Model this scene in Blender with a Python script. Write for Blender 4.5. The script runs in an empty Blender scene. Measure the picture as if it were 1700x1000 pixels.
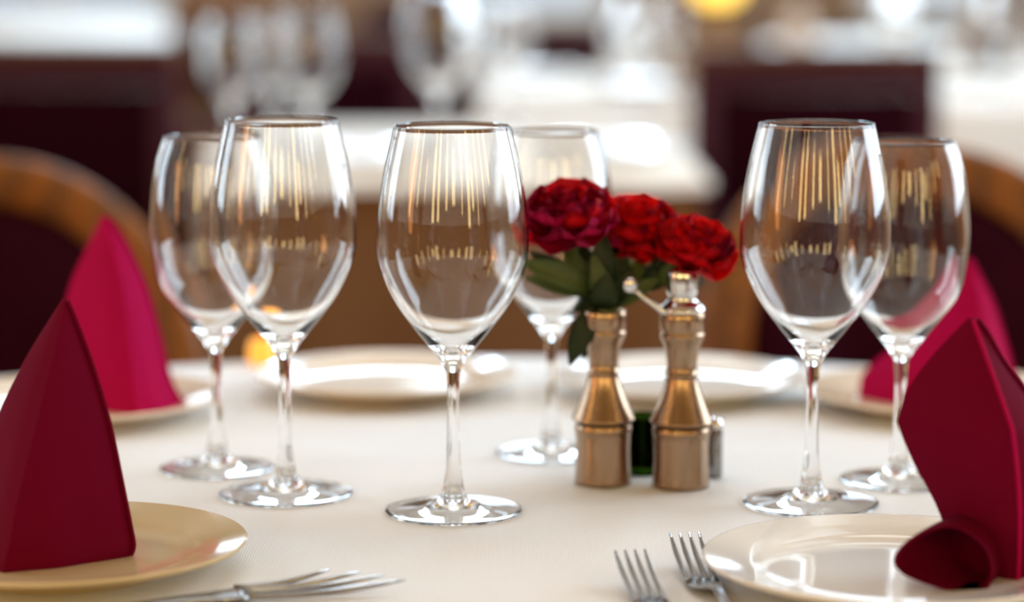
import bpy, bmesh, math, random
from mathutils import Vector, Matrix
PI = math.pi
random.seed(7)
C = bpy.context.scene
col = C.collection

# ------------------------------------------------------------------ camera
H, T, F = 1.07, 0.75, 4250.0          # camera height, table height, focal length in pixels
PITCH = math.atan(580 / F)
cam_d = bpy.data.cameras.new('camera'); cam = bpy.data.objects.new('camera', cam_d); col.objects.link(cam)
cam_d.sensor_width = 36; cam_d.lens = F / 1700 * 36
cam.location = (0, 0, H); cam.rotation_euler = (PI / 2 - PITCH, 0, 0)
cam_d.dof.use_dof = True; cam_d.dof.focus_distance = 1.39; cam_d.dof.aperture_fstop = 2.9
cam_d.clip_start = 0.05
C.camera = cam
C.view_settings.view_transform = 'Standard'; C.view_settings.look = 'None'
C.view_settings.gamma = 1; C.view_settings.use_curve_mapping = False
C.view_settings.exposure = -0.34
C.cycles.use_denoising = True
C.cycles.max_bounces = 16; C.cycles.transmission_bounces = 14; C.cycles.glossy_bounces = 6; C.cycles.diffuse_bounces = 4
C.cycles.caustics_reflective = False; C.cycles.caustics_refractive = True
C.cycles.blur_glossy = 0.3; C.cycles.sample_clamp_indirect = 6
# ------------------------------------------------------------------ world and lights
w = bpy.data.worlds.new('sky'); C.world = w; w.use_nodes = True
bg = w.node_tree.nodes['Background']; bg.inputs[0].default_value = (0.75, 0.86, 1, 1); bg.inputs[1].default_value = 1.0

def area(name, loc, target, sx, sy, rad, colr):
    d = bpy.data.lights.new(name, 'AREA'); d.shape = 'RECTANGLE'; d.size = sx; d.size_y = sy
    d.energy = rad * PI * sx * sy; d.color = colr
    o = bpy.data.objects.new(name, d); col.objects.link(o); o.location = loc
    o.rotation_euler = (Vector(target) - Vector(loc)).to_track_quat('-Z', 'Y').to_euler()
    return o
DAY = (0.74, 0.88, 1.0); WARM = (1.0, 0.72, 0.30)
RW, LW, BW, NW, CEIL = 3.4, -3.6, 13.0, -3.2, 4.2
WIN_R = [(3.1, 2.6), (5.9, 1.2), (8.6, 1.2)]
WIN_L = [(2.9, 1.3), (5.4, 1.2), (8.2, 1.2)]
for y, ww in WIN_R: area('window_daylight', (RW + .02, y, 2.35), (0, y, 2.35), ww, 2.9, 9.5, DAY)
for y, ww in WIN_L: area('window_daylight', (LW - .02, y, 2.35), (0, y, 2.35), ww, 2.9, 6.5, DAY)
WIN_B = [(-2.3, 1.15), (-.02, 1.0), (2.05, .6)]
for x, ww in WIN_B: area('window_daylight', (x, BW + .02, 1.8), (x, 0, 1.8), ww, 2.1, 5, (.74, .87, 1))
for y, rd in ((3.0, 4.0), (6.4, 2.0), (10.6, 60)): area('ceiling_fill', (0, y, CEIL - .02), (0, y, 0), 2.6, 1.3, rd, (.90, .97, 1) if y < 9 else (.58, .80, 1))  # added fill panels under the closed ceiling, the far one brightening the distant tables
for x, y in ((-2.6, NW), (-1.8, NW), (-.7, NW), (.2, NW), (1.3, NW), (2.3, NW), (3.0, NW), (RW, -2.3), (RW, -1.1), (RW, -.2), (LW, -2.2), (LW, -.9), (LW, .1)):
    # added warm panels, unseen behind and beside the camera, for gold streaks in glasses
    side = 0 if y == NW else (-1 if x > 0 else 1)
    area('warm_streak_panel', (x + .08 * side, y + (.08 if not side else 0), 2.2), (x + 3 * side, y + (3 if not side else 0), 2.2), 0.26 + .14 * math.sin(x * 9), 1.5 + .6 * math.sin(x * 5 + y), 13, WARM)

area('amber_side_fill', (LW + .05, .2, 1.5), (0, .9, 1.0), 1.1, 1.3, 5, (1, .34, .08))  # added unseen fill that warms the left faces of the napkins
# ------------------------------------------------------------------ pixel helpers
cp, sp = math.cos(PITCH), math.sin(PITCH)
def ray(px, py):
    a = (px - 850) / F; b = -(py - 500) / F
    return Vector((a, cp + b * sp, -sp + b * cp))
def onz(px, py, z=T):
    r = ray(px, py); t = (z - H) / r.z; return Vector((0, 0, H)) + r * t
def aty(px, py, y):
    r = ray(px, py); return Vector((0, 0, H)) + r * (y / r.y)
def xat(px, y, z):        # world x of pixel column at depth y, height z
    return (px - 850) / F * (y * cp + (H - z) * sp)

# ------------------------------------------------------------------ materials
def nd(m, t): return m.node_tree.nodes.new(t)
def mat(name, colr, rough=.5, metal=0, coat=0, sheen=0, noise=None, bump=None, spec=.5, trans=0, emit=None, wood=None, weave=None, sub=0):
    m = bpy.data.materials.new(name); m.use_nodes = True; nt = m.node_tree; b = nt.nodes['Principled BSDF']
    c4 = (*colr, 1); b.inputs['Base Color'].default_value = c4
    b.inputs['Roughness'].default_value = rough; b.inputs['Metallic'].default_value = metal
    b.inputs['Coat Weight'].default_value = coat; b.inputs['Sheen Weight'].default_value = sheen
    b.inputs['Specular IOR Level'].default_value = spec; b.inputs['Transmission Weight'].default_value = trans
    if sheen: b.inputs['Sheen Tint'].default_value = (min(1, colr[0] * 3 + .2), colr[1] * 2 + .1, colr[2] * 3 + .1, 1)
    if emit: b.inputs['Emission Color'].default_value = (*emit[0], 1); b.inputs['Emission Strength'].default_value = emit[1]
    tc = nd(m, 'ShaderNodeTexCoord')
    if noise:       # (scale, other colour)
        n = nd(m, 'ShaderNodeTexNoise'); n.inputs['Scale'].default_value = noise[0]; n.inputs['Detail'].default_value = 5
        r = nd(m, 'ShaderNodeMix'); r.data_type = 'RGBA'
        r.inputs[6].default_value = c4; r.inputs[7].default_value = (*noise[1], 1)
        nt.links.new(tc.outputs['Object'], n.inputs['Vector']); nt.links.new(n.outputs[0], r.inputs[0]); nt.links.new(r.outputs[2], b.inputs['Base Color'])
    if wood:        # (scale, dark colour, axis stretch)
        mp = nd(m, 'ShaderNodeMapping'); mp.inputs['Scale'].default_value = wood[2]
        wv = nd(m, 'ShaderNodeTexWave'); wv.inputs['Scale'].default_value = wood[0]; wv.inputs['Distortion'].default_value = 5; wv.inputs['Detail'].default_value = 3
        r = nd(m, 'ShaderNodeMix'); r.data_type = 'RGBA'
        r.inputs[6].default_value = c4; r.inputs[7].default_value = (*wood[1], 1)
        nt.links.new(tc.outputs['Object'], mp.inputs[0]); nt.links.new(mp.outputs[0], wv.inputs[0]); nt.links.new(wv.outputs[0], r.inputs[0]); nt.links.new(r.outputs[2], b.inputs['Base Color'])
    if bump or weave:
        bp = nd(m, 'ShaderNodeBump')
        if weave:
            h = nd(m, 'ShaderNodeMath'); h.operation = 'MULTIPLY'
            for k, dr in enumerate(('X', 'Y')):
                wv = nd(m, 'ShaderNodeTexWave'); wv.bands_direction = dr; wv.inputs['Scale'].default_value = weave[0]; wv.inputs['Distortion'].default_value = .6
                nt.links.new(tc.outputs['Object'], wv.inputs[0]); nt.links.new(wv.outputs[0], h.inputs[k])
            n2 = nd(m, 'ShaderNodeTexNoise'); n2.inputs['Scale'].default_value = 9; nt.links.new(tc.outputs['Object'], n2.inputs['Vector'])
            ad = nd(m, 'ShaderNodeMath'); ad.operation = 'MULTIPLY_ADD'; ad.inputs[1].default_value = weave[3] if len(weave) > 3 else 6
            nt.links.new(n2.outputs[0], ad.inputs[0]); nt.links.new(h.outputs[0], ad.inputs[2]); nt.links.new(ad.outputs[0], bp.inputs['Height'])
            bp.inputs['Strength'].default_value = weave[1]; bp.inputs['Distance'].default_value = weave[2]
        else:
            n = nd(m, 'ShaderNodeTexNoise'); n.inputs['Scale'].default_value = bump[0]; nt.links.new(tc.outputs['Object'], n.inputs['Vector'])
            nt.links.new(n.outputs[0], bp.inputs['Height']); bp.inputs['Strength'].default_value = bump[1]; bp.inputs['Distance'].default_value = bump[2]
        nt.links.new(bp.outputs[0], b.inputs['Normal'])
    return m
M_cloth = mat('white_linen', (.83, .85, .87), .8, spec=.12, weave=(220, .35, .0006, 5), noise=(5, (.87, .84, .81)))
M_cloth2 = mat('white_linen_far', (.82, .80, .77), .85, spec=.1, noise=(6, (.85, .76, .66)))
M_skirt = mat('brown_underskirt', (.20, .098, .042), .85, spec=.1, noise=(3, (.22, .11, .05)), bump=(60, .3, .002))
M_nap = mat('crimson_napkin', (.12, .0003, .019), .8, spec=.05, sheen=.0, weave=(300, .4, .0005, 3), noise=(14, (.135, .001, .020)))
M_nap2 = mat('lit_crimson_napkin', (.36, .0015, .06), .8, spec=.06, sheen=.0, weave=(300, .4, .0005, 3), noise=(14, (.42, .002, .075)))  # brighter crimson: light on rear napkins and ridge put into the colour
M_porc = mat('cream_porcelain', (.78, .63, .47), .16, coat=.3, noise=(4, (.80, .67, .52)))
M_porcw = mat('white_porcelain', (.82, .79, .74), .12, coat=.5, noise=(4, (.84, .80, .75)))
M_steel = mat('polished_steel', (.30, .29, .28), .13, metal=1, bump=(90, .05, .0005))
M_brass = mat('aged_brass', (.33, .22, .14), .24, metal=1, noise=(40, (.40, .275, .18)), bump=(120, .08, .0006))
M_chrome = mat('chrome', (.78, .78, .78), .12, metal=1, noise=(30, (.7, .7, .7)))
M_wood = mat('honey_brown_wood', (.27, .092, .014), .5, spec=.25, wood=(6, (.15, .06, .018), (1, 1, 6)))
M_wood2 = mat('dark_brown_wood', (.12, .042, .014), .5, spec=.3, wood=(6, (.06, .02, .01), (1, 1, 6)))
M_uph = mat('maroon_velvet', (.018, .0008, .006), .9, spec=.08, noise=(25, (.034, .002, .010)), bump=(140, .4, .002))
M_tan = mat('tan_wood', (.36, .20, .085), .35, coat=.4, wood=(4, (.24, .13, .05), (5, 1, 1)))
M_floor = mat('brown_floor_board', (.16, .08, .04), .4, wood=(3, (.11, .05, .025), (1, 6, 1)))
M_floor2 = mat('brown_floor_board_worn', (.20, .10, .05), .45, wood=(3, (.14, .07, .03), (1, 6, 1)))
M_wall = mat('cream_plaster', (.30, .19, .11), .9, noise=(3, (.34, .22, .13)), bump=(40, .2, .002))
M_wains = mat('wainscot_wood', (.20, .10, .045), .45, wood=(2, (.13, .06, .028), (3, 3, 1)))
M_ceil = mat('white_ceiling', (.55, .45, .34), .9, noise=(3, (.60, .49, .37)))
M_pad = mat('dull_maroon_leather', (.040, .007, .014), .6, spec=.15, noise=(20, (.05, .009, .018)))
M_blk = mat('blackish_maroon_velvet', (.012, .0008, .003), .95, spec=.05, noise=(25, (.02, .001, .005)), bump=(140, .4, .002))
M_porcg = mat('golden_cream_porcelain', (.62, .47, .25), .14, coat=.35, noise=(4, (.66, .52, .30)))
M_rose = mat('crimson_petal', (.60, .001, .075), .55, spec=.25, noise=(60, (.40, .001, .05)), bump=(150, .25, .0008))
M_rose2 = mat('scarlet_petal', (.95, .004, .010), .55, spec=.25, noise=(60, (.75, .003, .018)), bump=(150, .25, .0008))
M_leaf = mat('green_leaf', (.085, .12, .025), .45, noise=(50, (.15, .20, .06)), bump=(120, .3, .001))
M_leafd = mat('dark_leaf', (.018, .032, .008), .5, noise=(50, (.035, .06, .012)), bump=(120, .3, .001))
M_stem = mat('pale_green_stem', (.16, .22, .06), .5, noise=(50, (.10, .15, .03)))
M_amber = mat('glowing_amber_glass', (.9, .45, .06), .3, emit=((1, .42, .04), 1.1), noise=(30, (.95, .5, .08)))
M_lamp = mat('lit_yellow_shade', (.95, .7, .2), .5, emit=((1, .62, .06), 3), noise=(10, (1, .75, .25)))
M_flame = mat('candle_flame', (1, .7, .3), .5, emit=((1, .6, .2), 4), noise=(10, (1, .8, .4)))
M_wax = mat('ivory_ceramic', (.62, .48, .38), .4, noise=(10, (.66, .52, .42)))
def glass(name, colr, ior=1.46, rough=0):
    m = bpy.data.materials.new(name); m.use_nodes = True; nt = m.node_tree
    nt.nodes.remove(nt.nodes['Principled BSDF']); g = nt.nodes.new('ShaderNodeBsdfGlass')
    g.inputs['Color'].default_value = (*colr, 1); g.inputs['IOR'].default_value = ior; g.inputs['Roughness'].default_value = rough
    nt.links.new(g.outputs[0], nt.nodes['Material Output'].inputs[0]); return m
M_glass = glass('clear_glass', (.995, .998, .998))
M_green = glass('dark_green_glass', (.12, .19, .045), 1.5, .02)

# ------------------------------------------------------------------ mesh helpers
def link(name, bm, m, parent=None, smooth=True, sharp=None):
    me = bpy.data.meshes.new(name); bm.to_mesh(me); bm.free()
    if smooth:
        for p in me.polygons: p.use_smooth = True
        if sharp: me.set_sharp_from_angle(angle=math.radians(sharp))
    me.materials.append(m)
    o = bpy.data.objects.new(name, me); col.objects.link(o)
    if parent: o.parent = parent
    return o
def tag(o, label, cat, group=None):
    o['label'] = label; o['category'] = cat
    if group: o['group'] = group
    return o
def thing(name, label, cat, loc, rz=0, group=None):
    o = bpy.data.objects.new(name, None); col.objects.link(o); o.empty_display_size = .05
    o.location = loc; o.rotation_euler = (0, 0, rz); return tag(o, label, cat, group)
def struct(o): o['kind'] = 'structure'; return o
def dup(root, loc, label, rz=0, group=None, scale=1):
    r = root.copy(); col.objects.link(r); r.location = loc; r.rotation_euler = (0, 0, rz); r['label'] = label
    r.scale = (scale,) * 3
    if group: r['group'] = group
    elif 'group' in r: del r['group']
    for ch in list(root.children):
        c = ch.copy(); col.objects.link(c); c.parent = r
        for g in ch.children:
            d = g.copy(); col.objects.link(d); d.parent = c
    return r
def box(bm, x0, x1, y0, y1, z0, z1, bev=0):
    r = bmesh.ops.create_cube(bm, size=1)
    vs = r['verts']
    for v in vs: v.co = Vector((x0 + (v.co.x + .5) * (x1 - x0), y0 + (v.co.y + .5) * (y1 - y0), z0 + (v.co.z + .5) * (z1 - z0)))
    if bev:
        es = list({e for v in vs for e in v.link_edges}); bmesh.ops.bevel(bm, geom=es, offset=bev, segments=2, affect='EDGES', profile=.6)
    return bm
def B(): return bmesh.new()
def lathe(bm, prof, seg=48, wob=None):
    rings = []
    for r, z in prof:
        if r < 1e-6: rings.append([bm.verts.new((0, 0, z))] * seg)
        else:
            ring = []
            for j in range(seg):
                a = 2 * PI * j / seg; rr = r * (1 + (wob(a, r, z) if wob else 0)); ring.append(bm.verts.new((rr * math.cos(a), rr * math.sin(a), z)))
            rings.append(ring)
    for i in range(len(rings) - 1):
        for j in range(seg):
            k = (j + 1) % seg; vs = []
            for v in (rings[i][j], rings[i][k], rings[i + 1][k], rings[i + 1][j]):
                if v not in vs: vs.append(v)
            if len(vs) > 2: bm.faces.new(vs)
    return bm
def tube(bm, pts, rad, seg=10, sy=1, up=(0, 0, 1), caps=True):
    pts = [Vector(p) for p in pts]; rings = []; n = len(pts)
    for i, p in enumerate(pts):
        t = (pts[min(i + 1, n - 1)] - pts[max(i - 1, 0)]).normalized()
        u = Vector(up); s = t.cross(u)
        if s.length < 1e-3: s = t.cross(Vector((0, 1, 0)))
        s.normalize(); u = s.cross(t)
        r = rad[i] if isinstance(rad, (list, tuple)) else rad
        syy = sy[i] if isinstance(sy, (list, tuple)) else sy
        rings.append([bm.verts.new(p + s * r * math.cos(2 * PI * j / seg) + u * r * syy * math.sin(2 * PI * j / seg)) for j in range(seg)])
    for i in range(n - 1):
        for j in range(seg):
            k = (j + 1) % seg; bm.faces.new((rings[i][j], rings[i][k], rings[i + 1][k], rings[i + 1][j]))
    if caps: bm.faces.new(rings[0][::-1]); bm.faces.new(rings[-1])
    bmesh.ops.recalc_face_normals(bm, faces=bm.faces); return bm
def smooth_prof(pts, n=5):
    out = []
    P = [pts[0]] + list(pts) + [pts[-1]]
    for i in range(1, len(P) - 2):
        for k in range(n):
            t = k / n
            out.append(tuple(.5 * ((2 * P[i][a]) + (-P[i - 1][a] + P[i + 1][a]) * t + (2 * P[i - 1][a] - 5 * P[i][a] + 4 * P[i + 1][a] - P[i + 2][a]) * t * t + (-P[i - 1][a] + 3 * P[i][a] - 3 * P[i + 1][a] + P[i + 2][a]) * t ** 3) for a in range(len(pts[0]))))
    out.append(tuple(pts[-1])); return out

# ------------------------------------------------------------------ room
def slab(name, x0, x1, y0, y1, z0, z1, m, parent=None):
    return link(name, box(B(), x0, x1, y0, y1, z0, z1), m, parent, smooth=False)
fl = struct(slab('floor', LW - .2, RW + .2, NW - .2, BW + .2, -.06, -.004, M_floor))
pm = None
for i in range(28):
    x = LW + .01 + i * .25
    if pm is None:
        pm = link('floor_board', box(B(), 0, .246, NW, BW, -.004, 0), M_floor, fl, smooth=False); pm.location.x = x
    else:
        o = pm.copy(); col.objects.link(o); o.location.x = x; o.parent = fl
        if i % 3 == 0:
            o.material_slots[0].link = 'OBJECT'; o.material_slots[0].material = M_floor2
struct(slab('ceiling', LW - .2, RW + .2, NW - .2, BW + .2, CEIL, CEIL + .1, M_ceil))
def wall_with_windows(name, axis, pos, out, a0, a1, wins, wz, m=M_wall):
    """wall along an axis with rectangular openings; wins = (centre, width)"""
    bm = B(); cuts = []
    def put(u0, u1, z0, z1):
        lo, hi = min(pos, pos + out * .12), max(pos, pos + out * .12)
        if axis == 'x': box(bm, lo, hi, u0, u1, z0, z1)
        else: box(bm, u0, u1, lo, hi, z0, z1)
    z0, z1 = wz; put(a0, a1, 0, z0); put(a0, a1, z1, CEIL); last = a0
    for c, w_ in sorted(wins): put(last, c - w_ / 2, z0, z1); last = c + w_ / 2
    put(last, a1, z0, z1)
    return struct(link(name, bm, m, smooth=False))
wall_with_windows('wall_right', 'x', RW, 1, NW, BW, WIN_R, (.9, 3.8))
wall_with_windows('wall_left', 'x', LW, -1, NW, BW, WIN_L, (.9, 3.8))
wall_with_windows('wall_back', 'y', BW, 1, LW, RW, WIN_B, (.74, 2.85), M_wains)
struct(slab('wall_front', LW, RW, NW - .12, NW, 0, CEIL, M_wall))
n = 1
def window(axis, pos, c, w_, z0, z1):
    global n
    bm = B(); t = .05
    def put(u0, u1, a, b_):
        if axis == 'x': box(bm, pos - .05, pos + .05, u0, u1, a, b_, .004)
        else: box(bm, u0, u1, pos - .05, pos + .05, a, b_, .004)
    put(c - w_ / 2, c - w_ / 2 + t, z0, z1); put(c + w_ / 2 - t, c + w_ / 2, z0, z1); put(c - w_ / 2, c + w_ / 2, z0, z0 + t); put(c - w_ / 2, c + w_ / 2, z1 - t, z1)
    put(c - .015, c + .015, z0, z1)
    struct(link('window_%d' % n, bm, M_ceil, smooth=False)); n += 1
for y, w_ in WIN_R: window('x', RW - .055, y, w_, .9, 3.8)
for y, w_ in WIN_L: window('x', LW + .055, y, w_, .9, 3.8)
for x, w_ in WIN_B: window('y', BW - .055, x, w_, .74, 2.85)
wn = struct(slab('trim_1', LW, RW, BW - .03, BW, 0, .69, M_wains)); p0 = None
for i in range(17):
    if p0 is None: p0 = link('panel', box(B(), .02, .38, -.02, 0, .12, .62, .008), M_wains, wn, smooth=False); p0.location = (LW + .05, BW - .03, 0)
    else: o = p0.copy(); col.objects.link(o); o.location.x = LW + .05 + i * .41; o.parent = wn
struct(slab('trim_2', LW, RW, BW - .07, BW, .69, .735, M_wains))

# ------------------------------------------------------------------ tables
def round_table(name, label, cx, cy, R, clabel, m=M_cloth, drop=.28, seg=160, cloths='white tablecloths'):
    t = thing(name, label, 'table', (cx, cy, 0))
    link('table_top', lathe(B(), [(0, T - .03), (R - .02, T - .03), (R - .012, T - .02), (R - .012, T - .004), (0, T - .004)], 64), M_wood2, t, sharp=40)
    link('pedestal', lathe(B(), smooth_prof([(.22, .045), (.16, .06), (.06, .10), (.05, .3), (.07, .5), (.05, .6), (.12, T - .031), (0, T - .031)], 4), 24), M_wood2, t)
    link('base', lathe(B(), [(0, 0), (.27, 0), (.27, .03), (.22, .045), (0, .045)], 32), M_wood2, t, sharp=30)
    def wob(a, r, z):
        k = max(0, (T - .02 - z)) / drop
        return k * .045 * (math.sin(a * 17 + math.sin(a * 3) * 2) + .4 * math.sin(a * 29))
    prof = [(0, T)] + [(R * k / 8, T) for k in range(1, 8)] + [(R - .004, T), (R + .002, T - .002), (R + .006, T - .008)] + [(R + .008 + .02 * k / 8, T - .01 - drop * k / 8) for k in range(1, 9)]
    prof2 = [(r - .003, z - .003) for r, z in reversed(prof[9:])] + [(0, T - .003)]
    bm = lathe(B(), prof[::-1], seg, wob)
    c = link('tablecloth', bm, m); c.location = (cx, cy, 0); tag(c, clabel, 'tablecloth'); return t
round_table('round_table', 'round pedestal table carrying the glasses, plates and red napkins in front', 0, 1.22, .80,
            'white linen tablecloth under the sharp wine glasses and forks in the foreground')

def rect_table(label, x0, x1, y0, y1, clabel, drop=.22, skirt=None):
    cx, cy = (x0 + x1) / 2, (y0 + y1) / 2; hx, hy = (x1 - x0) / 2, (y1 - y0) / 2
    t = thing('dining_table', label, 'table', (cx, cy, 0))
    link('table_top', box(B(), -hx + .01, hx - .01, -hy + .01, hy - .01, T - .035, T - .004, .004), M_wood2, t, smooth=False)
    for sx in (-1, 1):
        for sy in (-1, 1):
            link('leg', tube(B(), [(sx * (hx - .07), sy * (hy - .07), 0), (sx * (hx - .07), sy * (hy - .07), T - .036)], [.018, .03], 8, up=(0, 1, 0)), M_wood2, t)
    def cloth(name, off, top, z1, m, amp):
        bm = B(); loop = []; N = 44
        cor = [(-hx, -hy), (hx, -hy), (hx, hy), (-hx, hy)]
        for s in range(4):
            a, b_ = Vector(cor[s]), Vector(cor[(s + 1) % 4])
            for k in range(N): loop.append(a.lerp(b_, k / N))
        rows = []
        lv = 7
        for q in range(lv + 1):
            f = q / lv; row = []
            for i, p in enumerate(loop):
                d = p.normalized(); wv = amp * f * (math.sin(i * .55 + math.sin(i * .13) * 2)) + off + .012 * f + (.004 if q else 0)
                row.append(bm.verts.new((p.x + (wv if abs(p.x) > hx - 1e-4 else 0) * (1 if p.x > 0 else -1), p.y + (wv if abs(p.y) > hy - 1e-4 else 0) * (1 if p.y > 0 else -1), top - (top - z1) * f if q else top)))
            rows.append(row)
        for q in range(lv):
            for i in range(len(loop)):
                k = (i + 1) % len(loop); bm.faces.new((rows[q][i], rows[q + 1][i], rows[q + 1][k], rows[q][k]))
        bm.faces.new(rows[0])
        bmesh.ops.recalc_face_normals(bm, faces=bm.faces)
        r = bmesh.ops.solidify(bm, geom=bm.faces[:], thickness=.0025)
        o = link(name, bm, m, sharp=50); o.location = (cx, cy, 0); return o
    if skirt: tag(cloth('table_skirt', .0, T - .0005, .02, M_skirt, .02), skirt, 'tablecloth')
    tag(cloth('tablecloth', .006 if skirt else .001, T + .003, T - drop, M_cloth2, .006), clabel, 'tablecloth')
    return t
yA0, yA1 = 3.62, 4.72
rect_table('neighbouring dining table behind the roses, hidden by white and brown cloths', xat(330, yA0, T), xat(1160, yA0, T), yA0, yA1,
           'white tablecloth on the blurred neighbouring table right behind the roses', drop=.012, skirt='brown cloth hanging to the floor under the white cloth behind the middle wine glass')
yB0, yB1 = 5.45, 6.8
rect_table('second dining table behind, between the two square dark chairs', xat(800, yB0, T), xat(1150, yB0, T), yB0, yB1,
           'cream-lit tablecloth of the second table back, left of the square dark chair', drop=.25)
yC0, yC1 = 5.3, 7.2
rect_table('dining table at the right edge behind the square dark chair', xat(1400, yC0, T), xat(1400, yC0, T) + 1.1, yC0, yC1,
           'white tablecloth at the right edge beyond the square dark chair', drop=.30)
round_table('round_table', 'distant round table at the top left corner', xat(85, 10.9, T), 11.0, .62, 'bright white cloth on the distant table at the top left corner', M_cloth2, seg=96)
round_table('round_table', 'distant round table at the top centre', xat(850, 10.9, T), 11.0, .56, 'bright white cloth on the distant table at the top centre', M_cloth2, seg=96)
round_table('round_table', 'distant round table at the top right', xat(1510, 9.0, T), 9.1, .5, 'bright white cloth on the distant table at the top right', M_cloth2, seg=96)

# ------------------------------------------------------------------ arched chairs near, square chairs far
def arched_chair(label, cx, cy, rz, hw, ht, expo=2.0):
    t = thing('arched_chair', label, 'chair', (cx, cy, 0), rz)
    zc = ht - hw * 1.0
    def arch(k, s=0.0):
        a = PI * k; c_, s_ = math.cos(a), math.sin(a)
        rx, rz_ = hw - s, (ht - zc) - s
        return Vector((-rx * math.copysign(abs(c_) ** (2 / expo), c_), .07 * (abs(c_) ** 2) * -1, zc + rz_ * abs(s_) ** (2 / expo)))
    pts = [(-hw + .01, -.03, .42), (-hw, -.06, .5)] + [arch(i / 32, .0) for i in range(33)] + [(hw, -.06, .5), (hw - .01, -.03, .42)]
    pts = [Vector(p) - Vector((0, 0, 0)) for p in pts]
    # rim: flat band with rounded section
    bm = B(); rings = []
    for i, p in enumerate(pts):
        tn = (pts[min(i + 1, len(pts) - 1)] - pts[max(i - 1, 0)]).normalized()
        nrm = Vector((-tn.z, 0, tn.x)).normalized()          # pointing outward for a left-to-right arch
        w2, d2 = .027, .018
        ring = []
        for q in range(12):
            a = 2 * PI * q / 12; cx_, sx_ = math.cos(a), math.sin(a)
            ring.append(bm.verts.new(p - nrm * w2 + nrm * w2 * math.copysign(abs(cx_) ** .6, cx_) + Vector((0, d2 * math.copysign(abs(sx_) ** .6, sx_), 0))))
        rings.append(ring)
    for i in range(len(rings) - 1):
        for q in range(12):
            k = (q + 1) % 12; bm.faces.new((rings[i][q], rings[i][k], rings[i + 1][k], rings[i + 1][q]))
    bm.faces.new(rings[0]); bm.faces.new(rings[-1]); bmesh.ops.recalc_face_normals(bm, faces=bm.faces)
    link('back_rim', bm, M_wood, t)
    # upholstered back panel
    bm = B(); out = [arch(i / 32, .05) for i in range(33)]; out = [Vector((out[0].x, out[0].y, .47))] + out + [Vector((out[-1].x, out[-1].y, .47))]
    rows = []
    for s_, dy in ((1, .014), (1, -.004), (.97, -.016), (.85, -.03), (.5, -.04), (.02, -.042)):
        cz = (zc + .47) / 2
        rows.append([bm.verts.new((p.x * s_, p.y * s_ + dy, cz + (p.z - cz) * s_)) for p in out])
    for i in range(len(rows) - 1):
        for j in range(len(out)):
            k = (j + 1) % len(out); bm.faces.new((rows[i][j], rows[i][k], rows[i + 1][k], rows[i + 1][j]))
    bm.faces.new(rows[0]); bm.faces.new(rows[-1]); bmesh.ops.recalc_face_normals(bm, faces=bm.faces)
    link('back_cushion', bm, M_uph, t, sharp=60)
    link('seat', box(B(), -hw + .0, hw - .0, -.48, -.045, .40, .47, .02), M_uph, t)
    link('seat_frame', box(B(), -hw + .01, hw - .01, -.47, -.05, .35, .399, .006), M_wood, t, smooth=False)
    for sx in (-1, 1):
        link('leg', tube(B(), [(sx * (hw - .03), -.44, 0), (sx * (hw - .03), -.44, .349)], [.014, .022], 8, up=(0, 1, 0)), M_wood, t)
        link('leg', tube(B(), [(sx * (hw - .02), .05, 0), (sx * (hw - .03), -.02, .24), (sx * (hw - .028), -.03, .419)], [.014, .02, .022], 8, up=(0, 1, 0)), M_wood, t)
    return t
dN = 2.58
def zpix(py, y): return aty(850, py, y).z
arched_chair('arched wood-rimmed chair behind the two left napkins', xat(-20, dN, .8), dN, 0, .228, zpix(256, dN))
arched_chair('arched wood-rimmed chair behind the two right-hand wine glasses', xat(1490, dN, .8), dN, 0, .205, zpix(238, dN), 2.5)

def square_chair(label, cx, cy, rz, hw=.24, top=.88, frame=None, m=None):
    fr = frame or M_wood2
    t = thing('square_backed_chair', label, 'chair', (cx, cy, 0), rz)
    bm = B(); # frame of the back
    pd = M_pad if fr is M_wood2 else fr
    link('top_cap', box(B(), -hw, hw, -.024, .024, top - .026, top, .009), fr, t)
    link('top_rail', box(B(), -hw + .002, hw - .002, -.021, .021, top - .075, top - .0265, .005), pd, t)
    for sx in (-1, 1):
        link('back_post', box(B(), min(sx * hw, sx * (hw - .045)), max(sx * hw, sx * (hw - .045)), -.02, .02, .44, top - .076, .006), pd, t)
    link('back_cushion', box(B(), -hw + .046, hw - .046, -.017, .017, .50, top - .077, .006), m or M_blk, t)
    link('seat', box(B(), -hw + .01, hw - .01, -.46, .02, .40, .439, .012) if rz == 0 else box(B(), -hw + .01, hw - .01, -.46, .02, .40, .439, .012), m or M_uph, t)
    link('seat_frame', box(B(), -hw + .015, hw - .015, -.45, .015, .35, .399, .004), fr, t, smooth=False)
    for sx in (-1, 1):
        for y in (-.42, -.005):
            link('leg', tube(B(), [(sx * (hw - .035), y, 0), (sx * (hw - .035), y, .349)], [.013, .02], 8, up=(0, 1, 0)), fr, t)
    return t
def sq(label, x0, x1, ytop, d, rz=PI, **k):
    top = zpix(ytop, d)
    return square_chair(label, (xat(x0, d, top) + xat(x1, d, top)) / 2, d, rz, (xat(x1, d, top) - xat(x0, d, top)) / 2, top, **k)
sq('square-backed maroon chair at the upper left behind the arched chair', -150, 296, 72, 4.3, frame=M_wood2)
sq('square-backed maroon chair between the roses and the right edge', 1148, 1562, 80, 4.35)
sq('dark chair half hidden behind the blurred glasses, at the far end of the neighbouring table', 400, 700, 58, 5.55, rz=0, frame=M_wood2)
sq('distant chair right behind the biggest blurred glass', 600, 790, 0, 8.6, rz=0, frame=M_wood2)
sq('small brown chair back beyond the second table, top centre', 822, 1010, 36, 7.6, rz=0, frame=M_wood2)
sq('small maroon chair beside the top right distant table', 1590, 1710, 30, 8.1, rz=0, frame=M_tan)
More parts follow.
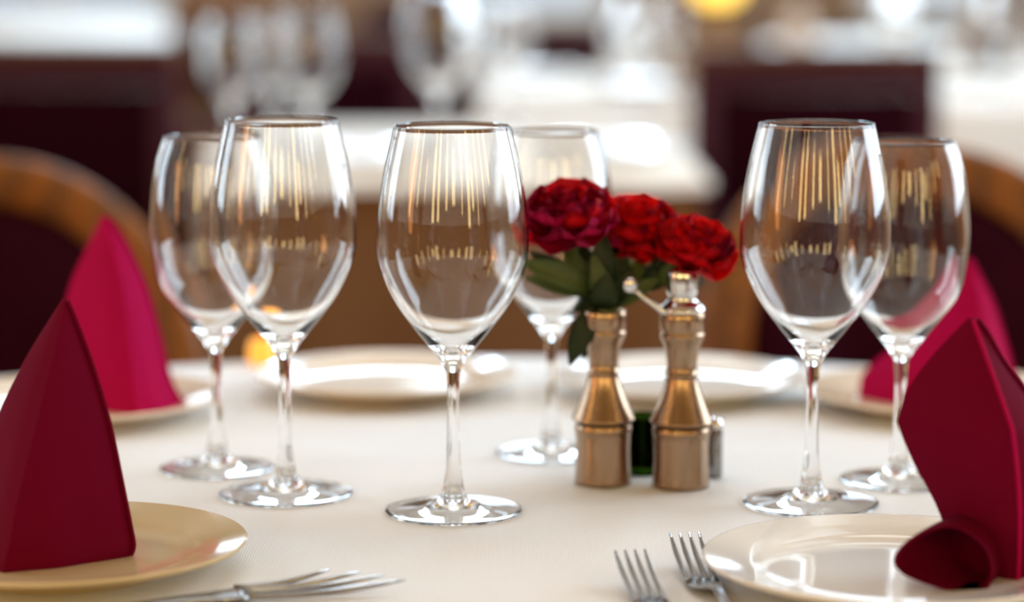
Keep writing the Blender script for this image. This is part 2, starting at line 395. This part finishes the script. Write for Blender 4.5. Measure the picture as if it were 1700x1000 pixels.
sq('distant brown chair seen just right of the top left table', 285, 420, 0, 9.4, rz=0, frame=M_wood)

# wooden service table with lamp
ys0, ys1 = 8.0, 8.5
sx0, sx1 = xat(1080, ys0, T), xat(1420, ys0, T)
t = thing('service_table', 'long tan wooden service table near the top, under the glowing lamp', 'table', ((sx0 + sx1) / 2, (ys0 + ys1) / 2, 0)); hx = (sx1 - sx0) / 2
link('table_top', box(B(), -hx, hx, -.25, .25, .72, .75, .006), M_tan, t)
link('shelf', box(B(), -hx + .03, hx - .03, -.22, .22, .2, .225, .004), M_tan, t)
for a in (-1, 1):
    link('side_panel', box(B(), a * (hx - .02) - .015, a * (hx - .02) + .015, -.23, .23, 0, .719, .004), M_tan, t)
dr = [link('drawer', box(B(), -hx + .04 + i * (hx - .02), -.02 + i * (hx - .0), -.235, -.2, .56, .715, .004), M_tan, t) for i in range(2)]
for d_, xx in zip(dr, (-hx / 2, hx / 2)):
    link('knob', lathe(B(), [(0, 0), (.006, 0), (.006, .01), (.012, .016), (.01, .024), (0, .026)], 12), M_brass, d_); 
    k = d_.children[0]; k.location = (xx, -.235, .64); k.rotation_euler = (PI / 2, 0, 0)
lp = thing('table_lamp', 'glowing yellow lamp at the top edge right of centre', 'lamp', (xat(1190, 8.15, T), 8.15, T))
link('base', lathe(B(), [(0, 0), (.05, 0), (.048, .012), (.014, .02), (.01, .17), (0, .17)], 24), M_brass, lp)
link('lamp_shade', lathe(B(), smooth_prof([(.0, .162), (.045, .168), (.074, .20), (.078, .25), (.06, .30), (.02, .32), (0, .32)], 4), 32), M_lamp, lp)
vs = lathe(B(), smooth_prof([(0, 0), (.035, 0), (.05, .04), (.045, .09), (.02, .13), (.025, .16), (.018, .16), (.012, .13), (0, .12)], 4), 24)
o = link('ceramic_vase', vs, M_wax); o.location = (xat(1325, 8.12, T), 8.12, T); tag(o, 'pinkish tan vase on the service table right of the glowing lamp', 'vase')

# ------------------------------------------------------------------ wine glasses
def glass_profiles(h=.222, rm=.0330, mx=.0432, foot=.039, bh=.135):
    zb = h - bh
    th = .0011
    f = smooth_prof([(foot, .0012), (foot * .98, .0018), (foot * .6, .0029), (foot * .34, .0050), (.0066, .0125), (.0040, .030)], 5)
    f = [(0, .0036), (foot * .2, .0036)] + smooth_prof([(foot * .34, .0034), (foot * .6, .0014), (foot * .9, .0001), (foot - .0006, .0001), (foot - .0001, .0006)], 4) + f
    s = smooth_prof([(.0040, .030), (.0035, .048), (.0034, zb - .018), (.0042, zb - .005)], 5)
    o = smooth_prof([(.0042, zb - .005), (.0090, zb + .0035), (.0215, zb + .019), (.0335, zb + .036), (mx * .965, zb + .055), (mx, zb + .072), (mx * .965, zb + .092), (mx * .885, zb + .113), (rm, h)], 6)
    i_ = smooth_prof([(rm - .0009, h), (mx * .885 - th, zb + .113), (mx * .965 - th, zb + .092), (mx - th, zb + .072), (mx * .965 - th, zb + .055), (.0335 - th - .0002, zb + .036 + .0006), (.0215 - th, zb + .019 + .0016), (.0085, zb + .0095), (.003, zb + .0068), (0, zb + .0062)], 6)
    rim = [(rm - .0001, h + .0004), (rm - .00045, h + .0006), (rm - .0008, h + .0004)]
    return f, s, o + rim + i_
def wine_glass(label, loc, seg=72, group=None, **k):
    f, s, b_ = glass_profiles(**k)
    t = thing('wine_glass', label, 'glass', loc, group=group)
    link('bowl', lathe(B(), b_, seg), M_glass, t); link('stem', lathe(B(), s, seg), M_glass, t); link('foot', lathe(B(), f, seg), M_glass, t)
    return t
g1 = wine_glass('large wine glass in the middle, just left of the roses', onz(753, 851) + Vector((0, 0, .0004)))
dup(g1, onz(475, 822) + Vector((0, 0, .0004)), 'large wine glass, front one of the left pair')
dup(g1, onz(1346, 838) + Vector((0, 0, .0004)), 'large wine glass, front one of the right pair')
g2 = wine_glass('smaller wine glass, rear one of the left pair', onz(361, 780) + Vector((0, 0, .0004)), h=.207, rm=.0295, mx=.0392, foot=.035, bh=.128)
dup(g2, onz(915, 755) + Vector((0, 0, .0004)), 'smaller wine glass standing behind and left of the roses')
dup(g2, onz(1492, 800) + Vector((0, 0, .0004)), 'smaller wine glass, rear one of the right pair')
# blurred glasses on the neighbouring tables
def fg(px, d, label, src=g1, sc=1.0): dup(src, (xat(px, d, T), d, T + .0034), label, scale=sc)
fg(385, 3.80, 'blurred glass at the left corner of the neighbouring table')
fg(515, 3.74, 'blurred glass second from the left on the neighbouring table', sc=1.05)
fg(455, 4.15, 'blurred glass standing behind the two left ones on the neighbouring table', g2)
fg(730, 3.74, 'biggest blurred glass, on the neighbouring table above the middle wine glass', sc=1.22)
fg(845, 4.5, 'blurred glass behind the biggest blurred one, towards the far side', g2, 1.1)
fg(1060, 4.75, 'blurred glass above the gap between the roses', sc=1.1)
fg(1110, 5.7, 'blurred glass on the second table, near the service table', g2)
fg(1480, 5.6, 'blurred glass above the square chair at the right', sc=1.1)
fg(1660, 5.75, 'blurred glass in the top right corner', sc=1.1)

# ------------------------------------------------------------------ plates
def plate(label, loc, m, R=.095, seg=96):
    k = R / .095
    prof = [(0, .0035), (.050, .0035), (.052, 0), (.056, 0), (.058, .003), (.070, .0065), (.0935, .0125), (.0948, .0138), (.095, .0150), (.0942, .0156), (.0925, .0152), (.072, .0102), (.0665, .0078), (.060, .0062), (.040, .0058), (0, .0058)]
    prof = [(r * k, z * (1 if k < 1.2 else k)) for r, z in prof]
    P = []
    for a, b_ in zip(prof, prof[1:]):
        P += [a, ((a[0] + b_[0]) / 2, (a[1] + b_[1]) / 2)]
    P.append(prof[-1])
    o = link('dinner_plate', lathe(B(), P, seg), m, sharp=50); o.location = loc; return tag(o, label, 'plate')
def pl(px, py, label, m=M_porc, R=.095): 
    p = onz(px, py, T + .012); return plate(label, (p.x, p.y, T + .0003), m, R)
PL1 = pl(108, 907, 'cream plate under the front left napkin', M_porcg)
PL2 = pl(1484, 934, 'white plate under the front right napkin beside the forks', M_porcw, R=.0975)
PL3 = pl(140, 662, 'cream plate under the rear left napkin')
PL4 = pl(642, 624, 'empty cream plate behind the middle wine glass', R=.096)
PL5 = pl(1130, 628, 'empty plate behind the brass vase and pepper mill', M_porcw, R=.092)
PL6 = pl(1560, 652, 'cream plate under the rear right napkin')
def fpl(px, d, label, R=.12, m=M_porcw): plate(label, (xat(px, d, T), d, T + .0034), m, R, 64)
fpl(600, 3.85, 'blurred white plate at the left of the neighbouring table')
fpl(1000, 3.95, 'blurred white plate on the neighbouring table above the roses', .13)
fpl(880, 6.5, 'blurred plate at the left of the second table')
fpl(1060, 5.9, 'blurred plate at the right of the second table')
fpl(1640, 6.2, 'blurred plate on the table at the right edge')

# ------------------------------------------------------------------ napkins
def napkin(label, levels, yb, m, ridge=.35, back=.6, zb=None, n_side=12, lean=0, fold=None, crease=.12, wave=.5):
    """levels: (py, x_left, x_ridge, x_right) in the photo's pixels, top to bottom; yb = distance of the napkin's middle.
    Section = folded cloth: two front panels meeting at a ridge, two back panels meeting behind."""
    lv = smooth_prof(levels, 4); bm = B(); rows = []
    pbase = aty(850, levels[-1][0], yb)
    ztop = aty(850, levels[0][0], yb).z
    for (py, xl, xr_, xr) in lv:
        z = aty(850, py, yb).z
        if zb is not None:
            zl = aty(850, levels[-1][0], yb).z; z = zb + (z - zl) / (ztop - zl) * (ztop - zb)
        f = (ztop - z) / (ztop - (zb if zb is not None else pbase.z))
        yy = yb + lean * (1 - f)
        L, R_, Q = xat(xl, yy, z), xat(xr, yy, z), xat(xr_, yy, z)
        wd = max(R_ - L, 1e-4)
        row = []
        Lp, Rp = Vector((L, yy + wd * .10, z)), Vector((R_, yy + wd * .02, z)); Qp = Vector((Q, yy - wd * ridge, z)); Bp = Vector(((L + R_) / 2, yy + wd * back * .5, z))
        for a, b_, bulge in ((Lp, Qp, 1), (Qp, Rp, 1), (Rp, Bp, .4), (Bp, Lp, .4)):
            d = b_ - a; nr = Vector((d.y, -d.x, 0))
            for k in range(n_side):
                u = k / n_side
                fold_w = .030 * wave * math.sin(u * 11 + z * 30) * f * math.sin(PI * u)
                row.append(a + d * u + nr * (crease * bulge * math.sin(PI * u) + fold_w))
        rows.append([bm.verts.new(p) for p in row])
    for i in range(len(rows) - 1):
        for j in range(len(rows[0])):
            k = (j + 1) % len(rows[0]); bm.faces.new((rows[i][j], rows[i + 1][j], rows[i + 1][k], rows[i][k]))
    bm.faces.new(rows[0]); bm.faces.new(rows[-1][::-1])
    bmesh.ops.recalc_face_normals(bm, faces=bm.faces)
    cen = Vector((xat((levels[-1][1] + levels[-1][3]) / 2, yb, zb or T), yb, zb or T))
    bmesh.ops.translate(bm, verts=bm.verts, vec=-cen)
    o = link('folded_napkin', bm, m, sharp=38); o.location = cen; tag(o, label, 'napkin')
    # sewn hem: a thin raised edge that follows the right side of the fold
    hp = []
    for (py, xl, xr_, xr) in lv[1:]:
        z = aty(850, py, yb).z
        if zb is not None:
            zl = aty(850, levels[-1][0], yb).z; z = zb + (z - zl) / (ztop - zl) * (ztop - zb)
        f = (ztop - z) / (ztop - (zb if zb is not None else pbase.z)); yy = yb + lean * (1 - f)
        L, R_ = xat(xl, yy, z), xat(xr, yy, z); hp.append(Vector((R_ + .0004, yy + (R_ - L) * .02 - .0006, z + .0004)) - cen)
    link('hem', tube(B(), hp, .0011, 6, up=(0, 1, 0)), m, o)
    if fold:
        hp = []
        for (py, xl, xr_, xr) in lv[1:]:
            z = aty(850, py, yb).z; zl = aty(850, levels[-1][0], yb).z; z = zb + (z - zl) / (ztop - zl) * (ztop - zb)
            L, R_, Q = xat(xl, yb, z), xat(xr, yb, z), xat(xr_, yb, z); hp.append(Vector((Q, yb - (R_ - L) * ridge - .0002, z)) - cen)
        link('lit_fold_edge', tube(B(), hp, .0011, 6, up=(0, 1, 0)), M_nap2, o)  # thin brighter strand, the ridge highlight put into its colour
    return o, cen
zpl = T + .0063
y1 = PL1.location.y; y2 = PL2.location.y; y3 = PL3.location.y; y6 = PL6.location.y
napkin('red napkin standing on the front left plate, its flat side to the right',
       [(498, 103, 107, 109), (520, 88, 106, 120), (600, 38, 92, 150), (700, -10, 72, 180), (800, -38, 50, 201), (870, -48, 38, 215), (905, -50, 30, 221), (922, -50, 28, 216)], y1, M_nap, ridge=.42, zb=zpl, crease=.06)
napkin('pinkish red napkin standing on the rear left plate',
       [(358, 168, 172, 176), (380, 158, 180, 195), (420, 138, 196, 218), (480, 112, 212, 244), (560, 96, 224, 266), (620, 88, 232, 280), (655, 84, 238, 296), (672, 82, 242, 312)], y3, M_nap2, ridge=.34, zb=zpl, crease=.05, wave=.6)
nr, cenr = napkin('dark red napkin leaning on the front right plate, with a rolled open corner',
       [(528, 1608, 1614, 1618), (550, 1588, 1620, 1636), (600, 1545, 1635, 1664), (650, 1512, 1650, 1700), (700, 1495, 1665, 1735), (720, 1496, 1668, 1745), (780, 1520, 1675, 1765), (850, 1556, 1680, 1775), (920, 1582, 1680, 1775), (965, 1600, 1680, 1765)], y2, M_nap, ridge=.30, zb=zpl, crease=.05, fold=1)
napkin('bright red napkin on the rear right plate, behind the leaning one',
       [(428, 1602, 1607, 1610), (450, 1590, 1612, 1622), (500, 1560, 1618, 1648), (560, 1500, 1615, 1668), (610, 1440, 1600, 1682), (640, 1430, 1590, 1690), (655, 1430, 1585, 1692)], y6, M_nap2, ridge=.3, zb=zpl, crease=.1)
# rolled open corner of the front right napkin: a hollow cone of cloth
def rolled_corner():
    bm = B(); y0 = y2 - .035
    tip = aty(1488, 930, y0); 
    c0, c1 = aty(1520, 925, y0), aty(1660, 930, y0 + .02)
    ax = (c1 - c0).normalized(); rows = []
    # outline of the mouth in the photo, tilted towards the lens
    mouth = smooth_prof([(1565, 876), (1530, 886), (1500, 906), (1486, 928), (1494, 948), (1530, 966), (1580, 982), (1630, 990), (1650, 960), (1640, 915), (1600, 882), (1565, 876)], 4)[:-1]
    cm = Vector((sum(aty(a, b_, y0).x for a, b_ in mouth) / len(mouth), y0, sum(aty(a, b_, y0).z for a, b_ in mouth) / len(mouth)))
    for s_, dy, sh in ((.90, .045, .020), (1.0, .02, .008), (1.02, .004, 0), (1.0, -.001, 0), (.96, .002, 0), (.9, .014, .004), (.72, .035, .014), (.3, .045, .02)):
        rows.append([bm.verts.new(cm + (aty(a, b_, y0) - cm) * s_ + Vector((sh, dy - (1565 - a) / 85 * .004, 0))) for a, b_ in mouth])
    for i in range(len(rows) - 1):
        for j in range(len(mouth)):
            k = (j + 1) % len(mouth); bm.faces.new((rows[i][j], rows[i][k], rows[i + 1][k], rows[i + 1][j]))
    bm.faces.new(rows[0]); bm.faces.new(rows[-1]); bmesh.ops.recalc_face_normals(bm, faces=bm.faces)
    for v in bm.verts: v.co.z = max(v.co.z, zpl)
    bmesh.ops.translate(bm, verts=bm.verts, vec=-cenr)
    link('rolled_corner', bm, M_nap, nr)
rolled_corner()

# ------------------------------------------------------------------ cutlery
def fork(label, loc, rz):
    t = thing('fork', label, 'fork', loc, rz, 'steel forks on the tablecloth')
    zc = lambda y: .0030 + (.0035 * math.sin(min(1, max(0, (y + .02) / .05)) * PI) * -.4 if y < .03 else 0) + max(0, y) ** 2 * 3.4 + (.006 * math.exp(-((y + .035) / .022) ** 2))
    for i in range(4):
        x = (i - 1.5) * .0049
        pts = [(x * (1.0 + .05 * k / 8), .008 + k * .0066, zc(.008 + k * .0066)) for k in range(9)]
        link('tine', tube(B(), pts, [.0016] * 6 + [.0014, .0011, .0005], 8, up=(0, 0, 1), sy=.75), M_steel, t)
    # palm
    bm = B(); rows = []
    for y, hw in ((.012, .0090), (.004, .0093), (-.006, .0086), (-.014, .0065), (-.022, .0040), (-.032, .0028), (-.05, .0026), (-.08, .0036), (-.11, .0050), (-.135, .0060), (-.148, .0052), (-.152, .0025)):
        z = zc(y) if y > -.05 else .0030 + (.006 * math.exp(-((y + .035) / .022) ** 2)); th = .0011 if y > -.02 else .0016
        rows.append([bm.verts.new((hw * a, y, z + th * b_)) for a, b_ in ((-1, 0), (-.6, -1), (.6, -1), (1, 0), (.6, 1), (-.6, 1))])
    for i in range(len(rows) - 1):
        for j in range(6):
            k = (j + 1) % 6; bm.faces.new((rows[i][j], rows[i][k], rows[i + 1][k], rows[i + 1][j]))
    bm.faces.new(rows[0]); bm.faces.new(rows[-1]); bmesh.ops.recalc_face_normals(bm, faces=bm.faces)
    link('handle', bm, M_steel, t); return t
def place_fork(label, root_px, tip_px):
    a, b_ = onz(*root_px, T + .004), onz(*tip_px, T + .016); d = b_ - a
    return fork(label, (a.x, a.y, T + .0003), math.atan2(-d.x, d.y))
f1 = place_fork('steel fork nearer the plate, its tines beside the white plate rim', (1172, 968), (1128, 874))
f2 = place_fork('steel fork farther from the plate, the left one of the two', (1086, 1000), (1031, 896))
t = thing('fork', 'steel fork at the bottom left, its long tines pointing right beside the cream plate', 'fork', onz(380, 986, T + .0003), 0)
c = t.location.copy(); P3 = lambda px, py, z: onz(px, py, T + z) - c
for (tx, ty), (bx, by) in zip([(547, 946), (598, 950), (637, 955), (674, 963)], [(400, 976), (404, 981), (408, 986), (412, 992)]):
    a, b_ = P3(bx - 12, by, .003), P3(tx, ty, .008)
    link('tine', tube(B(), [a.lerp(b_, k / 8) + Vector((0, 0, -.0022 * math.sin(PI * k / 8))) for k in range(9)], [.0019] * 6 + [.0016, .0012, .0005], 8, sy=.8), M_steel, t)
bm = B(); rows = []
for (xa, ya), (xb, yb_), th in [((402, 974), (418, 994), .0011), ((385, 976), (400, 998), .0014), ((360, 981), (370, 1001), .0015), ((335, 987), (340, 1001), .0016), ((300, 993), (303, 1003), .0018), ((220, 1006), (222, 1016), .0019), ((60, 1030), (62, 1046), .0022), ((-60, 1050), (-58, 1070), .0024), ((-90, 1058), (-89, 1070), .0016)]:
    a, b_ = P3(xa, ya, .003), P3(xb, yb_, .003); m_ = (a + b_) / 2; z = Vector((0, 0, th))
    rows.append([bm.verts.new(p) for p in (a, a.lerp(b_, .2) - z, a.lerp(b_, .8) - z, b_, a.lerp(b_, .8) + z, a.lerp(b_, .2) + z)])
for i in range(len(rows) - 1):
    for j in range(6):
        k = (j + 1) % 6; bm.faces.new((rows[i][j], rows[i][k], rows[i + 1][k], rows[i + 1][j]))
bm.faces.new(rows[0]); bm.faces.new(rows[-1]); bmesh.ops.recalc_face_normals(bm, faces=bm.faces)
link('handle', bm, M_steel, t)

# ------------------------------------------------------------------ centrepiece: brass vase, pepper mill, green glass, roses
def turned(label, name, cat, px, py, cap):
    p = onz(px, py); t = thing(name, label, cat, (p.x, p.y, T + .0003))
    link('base', lathe(B(), smooth_prof([(0, 0), (.0150, 0), (.0172, .0012), (.0170, .006), (.0165, .018), (.0168, .030), (.0176, .0335), (.0170, .0362), (.0150, .0370), (0, .0370)], 5), 48), M_brass, t, sharp=60)
    link('body', lathe(B(), smooth_prof([(0, .0371), (.0140, .0371), (.0188, .0395), (.0184, .0418), (.0150, .050), (.0112, .060), (.0094, .067), (.0104, .0690), (.0092, .0710), (.0090, .0750), (.0104, .084), (.0128, .0900), (.0136, .0925), (.0126, .0945), (.0134, .0965), (.0138, .102), (.0132, .1055), (.0120, .106), (.0108, .101), (.008, .096), (0, .094)], 4), 48), M_brass, t, sharp=60)
    return t
vz = turned('brass vase turned in stacked bell shapes, holding the three red roses', 'bud_vase', 'vase', 1001, 803, False)
pm_ = turned('brass pepper mill with a chrome crank, right of the vase', 'pepper_mill', 'mill', 1130, 808, True)
link('cap', lathe(B(), smooth_prof([(0, .1055), (.0130, .1062), (.0126, .110), (.0092, .113), (.0086, .116), (.0098, .119), (.0098, .129), (.0075, .1325), (.0030, .134), (0, .1342)], 4), 32), M_chrome, pm_)
ck = link('crank', tube(B(), [(-.006, -.006, .1040), (-.012, -.007, .1075), (-.022, -.007, .1150), (-.031, -.007, .1215)], [.0022, .0028, .0028, .0022], 10, sy=.6), M_chrome, pm_)
link('knob', lathe(B(), smooth_prof([(0, 0), (.003, 0), (.0048, .004), (.0040, .008), (0, .0095)], 4), 16), M_chrome, ck).location = (-.0318, -.007, .1190)
pv = onz(1068, 792)
o = link('votive_glass', lathe(B(), smooth_prof([(0, 0), (.011, 0), (.0125, .002), (.0132, .02), (.0138, .034), (.0130, .0345), (.0118, .02), (.0112, .006), (0, .005)], 4), 40), M_green); o.location = (pv.x, pv.y + .012, T + .0003)
tag(o, 'low dark green glass between the brass vase and the pepper mill', 'glass')
pt = onz(1186, 795)
sh = thing('toothpick_tube', 'slim grey metal tube standing at the right of the pepper mill', 'holder', (pt.x, pt.y + .004, T + .0003))
link('body', lathe(B(), [(0, 0), (.0048, 0), (.0052, .001), (.0052, .028), (.0048, .030), (0, .030)], 24), M_steel, sh, sharp=40)
link('cap', lathe(B(), smooth_prof([(0, .0301), (.0050, .0303), (.0052, .034), (.003, .037), (0, .0375)], 3), 24), M_chrome, sh)
# small glowing tealight at the far edge of the table
pc = onz(436, 606); 
tl = thing('tealight_holder', 'small glowing amber candle glass at the table edge behind the left pair of glasses', 'candle', (pc.x, pc.y, T + .0003))
link('cup', lathe(B(), smooth_prof([(0, 0), (.007, 0), (.0105, .004), (.0115, .010), (.0095, .018), (.0082, .0195), (.0076, .018), (.0085, .010), (0, .007)], 4), 28), M_amber, tl)
link('flame', lathe(B(), smooth_prof([(0, .0072), (.0018, .010), (.0012, .015), (0, .021)], 4), 10), M_flame, tl)

# roses
def petal_mesh(w_, h_, curl, cup):
    bm = B(); nu, nv = 7, 7; g = []
    for i in range(nv + 1):
        v = i / nv; row = []
        wid = w_ * (math.sin(PI * min(1, v * .62 + .12)) ** .8) * (1 if v < .85 else 1 - (v - .85) * 1.2)
        for j in range(nu + 1):
            u = j / nu * 2 - 1
            x = u * wid; z = h_ * (v - .10 * u * u * v); y = -cup * (1 - u * u) * math.sin(PI * v * .6) * -1 + cup * 1.2 * u * u * -1 * .6 + curl * v ** 3 * -1
            y += .0008 * math.sin(u * 7 + v * 3) * v
            row.append(bm.verts.new((x, -y, z)))
        g.append(row)
    for i in range(nv):
        for j in range(nu): bm.faces.new((g[i][j], g[i][j + 1], g[i + 1][j + 1], g[i + 1][j]))
    r = bmesh.ops.solidify(bm, geom=bm.faces[:], thickness=.0004)
    me = bpy.data.meshes.new('petal'); bm.to_mesh(me); bm.free()
    for p in me.polygons: p.use_smooth = True
    return me
PET = [petal_mesh(.0065, .013, -.001, .003), petal_mesh(.010, .017, .0018, .004), petal_mesh(.0135, .019, .0055, .004)]
for me in PET: me.materials.append(M_rose)
vtop = vz.location + Vector((0, 0, .0985))
def rose(label, px, py, y, size, mix, axis_tilt):
    c = aty(px, py, y); k = size / .021
    t = thing('rose', label, 'flower', c)
    Rm = Vector(axis_tilt).normalized().to_track_quat('Z', 'Y').to_matrix().to_4x4()
    base = Vector((0, 0, -.010 * k))
    rnd = random.Random(px)
    rings = [(0, 4, .0012, 4), (0, 5, .0034, 12), (1, 6, .0045, 20), (1, 7, .0060, 36), (2, 8, .0070, 52), (2, 8, .0078, 74), (2, 7, .0070, 98)]
    for ri, (pi_, cnt, rr, tilt) in enumerate(rings):
        for i in range(cnt):
            a = 2 * PI * (i + .5 * (ri % 2)) / cnt + rnd.uniform(-.12, .12)
            me = PET[pi_]; o = bpy.data.objects.new('petal', me); col.objects.link(o); o.parent = t
            if rnd.random() < mix: o.material_slots[0].link = 'OBJECT'; o.material_slots[0].material = M_rose2
            lift = .0035 - ri * .0009
            m_ = Rm @ Matrix.Translation(base) @ Matrix.Scale(k, 4) @ Matrix.Rotation(a, 4, 'Z') @ Matrix.Translation((0, -rr, lift)) @ Matrix.Rotation(math.radians(tilt + rnd.uniform(-6, 6)), 4, 'X')
            o.matrix_local = m_
    b0 = Rm @ Vector((0, 0, -.012 * k))
    cal = lathe(B(), smooth_prof([(0, -.007), (.0022, -.006), (.0045, -.002), (.0055, .002), (.003, .004), (0, .004)], 3), 12)
    for v in cal.verts: v.co = Rm @ (v.co * k + Vector((0, 0, -.012 * k)))
    link('calyx', cal, M_stem, t)
    end = vtop - c
    p0 = Rm @ Vector((0, 0, -.017 * k)); p1 = p0 + (Rm @ Vector((0, 0, -1))) * .014; p2 = end + Vector((0, 0, .014)); p3 = end + Vector((rnd.uniform(-.003, .003), rnd.uniform(-.003, .003), -.0035))
    pts = []
    for i in range(13):
        u = i / 12; pts.append(p0 * (1 - u) ** 3 + p1 * 3 * u * (1 - u) ** 2 + p2 * 3 * u * u * (1 - u) + p3 * u ** 3)
    link('stem', tube(B(), pts, .0016, 8), M_stem, t)
    return t, c, pts
def leaf(parent, c, base, tip, wid, m, droop=.006, facing=(0, -1, .3)):
    a, b_ = Vector(base) - c, Vector(tip) - c; d = b_ - a; s = d.cross(Vector(facing)).normalized(); up = s.cross(d).normalized()
    bm = B(); rows = []
    for i in range(9):
        u = i / 8; wv = wid * math.sin(PI * (u ** .85) * .97 + .03) ** .9 + .0002
        ctr = a + d * u + up * droop * math.sin(PI * u)
        rows.append([bm.verts.new(ctr + s * wv * q + up * (abs(q) * wv * .28 + .0006 * math.sin(i * 2.2) * abs(q))) for q in (-1, -.5, 0, .5, 1)])
    for i in range(8):
        for j in range(4): bm.faces.new((rows[i][j], rows[i][j + 1], rows[i + 1][j + 1], rows[i + 1][j]))
    bmesh.ops.solidify(bm, geom=bm.faces[:], thickness=.0004)
    link('leaf', bm, m, parent)
yr = vz.location.y
r1, c1, s1 = rose('full crimson rose, leftmost of the three', 940, 340, yr - .004, .0245, .12, (-.15, -.45, 1))
r2, c2, s2 = rose('scarlet rose in the middle of the three', 1060, 364, yr + .018, .0236, .8, (.1, -.5, 1))
r3, c3, s3 = rose('bright red rose, rightmost and lowest of the three', 1165, 396, yr - .004, .0212, .8, (.35, -.4, 1))
A = lambda px, py, dy=0: aty(px, py, yr + dy)
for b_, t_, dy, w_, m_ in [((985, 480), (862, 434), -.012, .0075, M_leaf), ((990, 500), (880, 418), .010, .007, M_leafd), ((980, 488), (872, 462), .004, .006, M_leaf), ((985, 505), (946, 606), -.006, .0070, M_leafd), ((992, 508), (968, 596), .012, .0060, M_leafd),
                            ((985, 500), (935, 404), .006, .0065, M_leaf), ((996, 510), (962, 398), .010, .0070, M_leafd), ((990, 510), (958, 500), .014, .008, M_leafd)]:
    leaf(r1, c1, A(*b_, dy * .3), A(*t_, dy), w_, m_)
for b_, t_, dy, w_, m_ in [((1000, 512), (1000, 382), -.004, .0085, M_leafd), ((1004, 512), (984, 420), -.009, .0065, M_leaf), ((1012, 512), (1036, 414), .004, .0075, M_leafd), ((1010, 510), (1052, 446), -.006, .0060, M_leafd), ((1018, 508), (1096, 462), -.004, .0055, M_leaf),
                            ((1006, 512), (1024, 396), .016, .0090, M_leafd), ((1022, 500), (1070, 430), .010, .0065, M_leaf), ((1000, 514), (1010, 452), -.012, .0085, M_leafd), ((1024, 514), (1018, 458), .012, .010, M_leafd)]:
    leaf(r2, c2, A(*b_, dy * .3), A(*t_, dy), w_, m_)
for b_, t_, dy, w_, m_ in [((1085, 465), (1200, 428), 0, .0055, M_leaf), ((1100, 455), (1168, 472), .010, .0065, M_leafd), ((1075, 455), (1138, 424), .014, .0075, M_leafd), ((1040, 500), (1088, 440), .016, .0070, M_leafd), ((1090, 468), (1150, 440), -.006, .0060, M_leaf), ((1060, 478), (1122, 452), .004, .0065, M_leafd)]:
    leaf(r3, c3, A(*b_, dy * .3), A(*t_, dy), w_, m_)
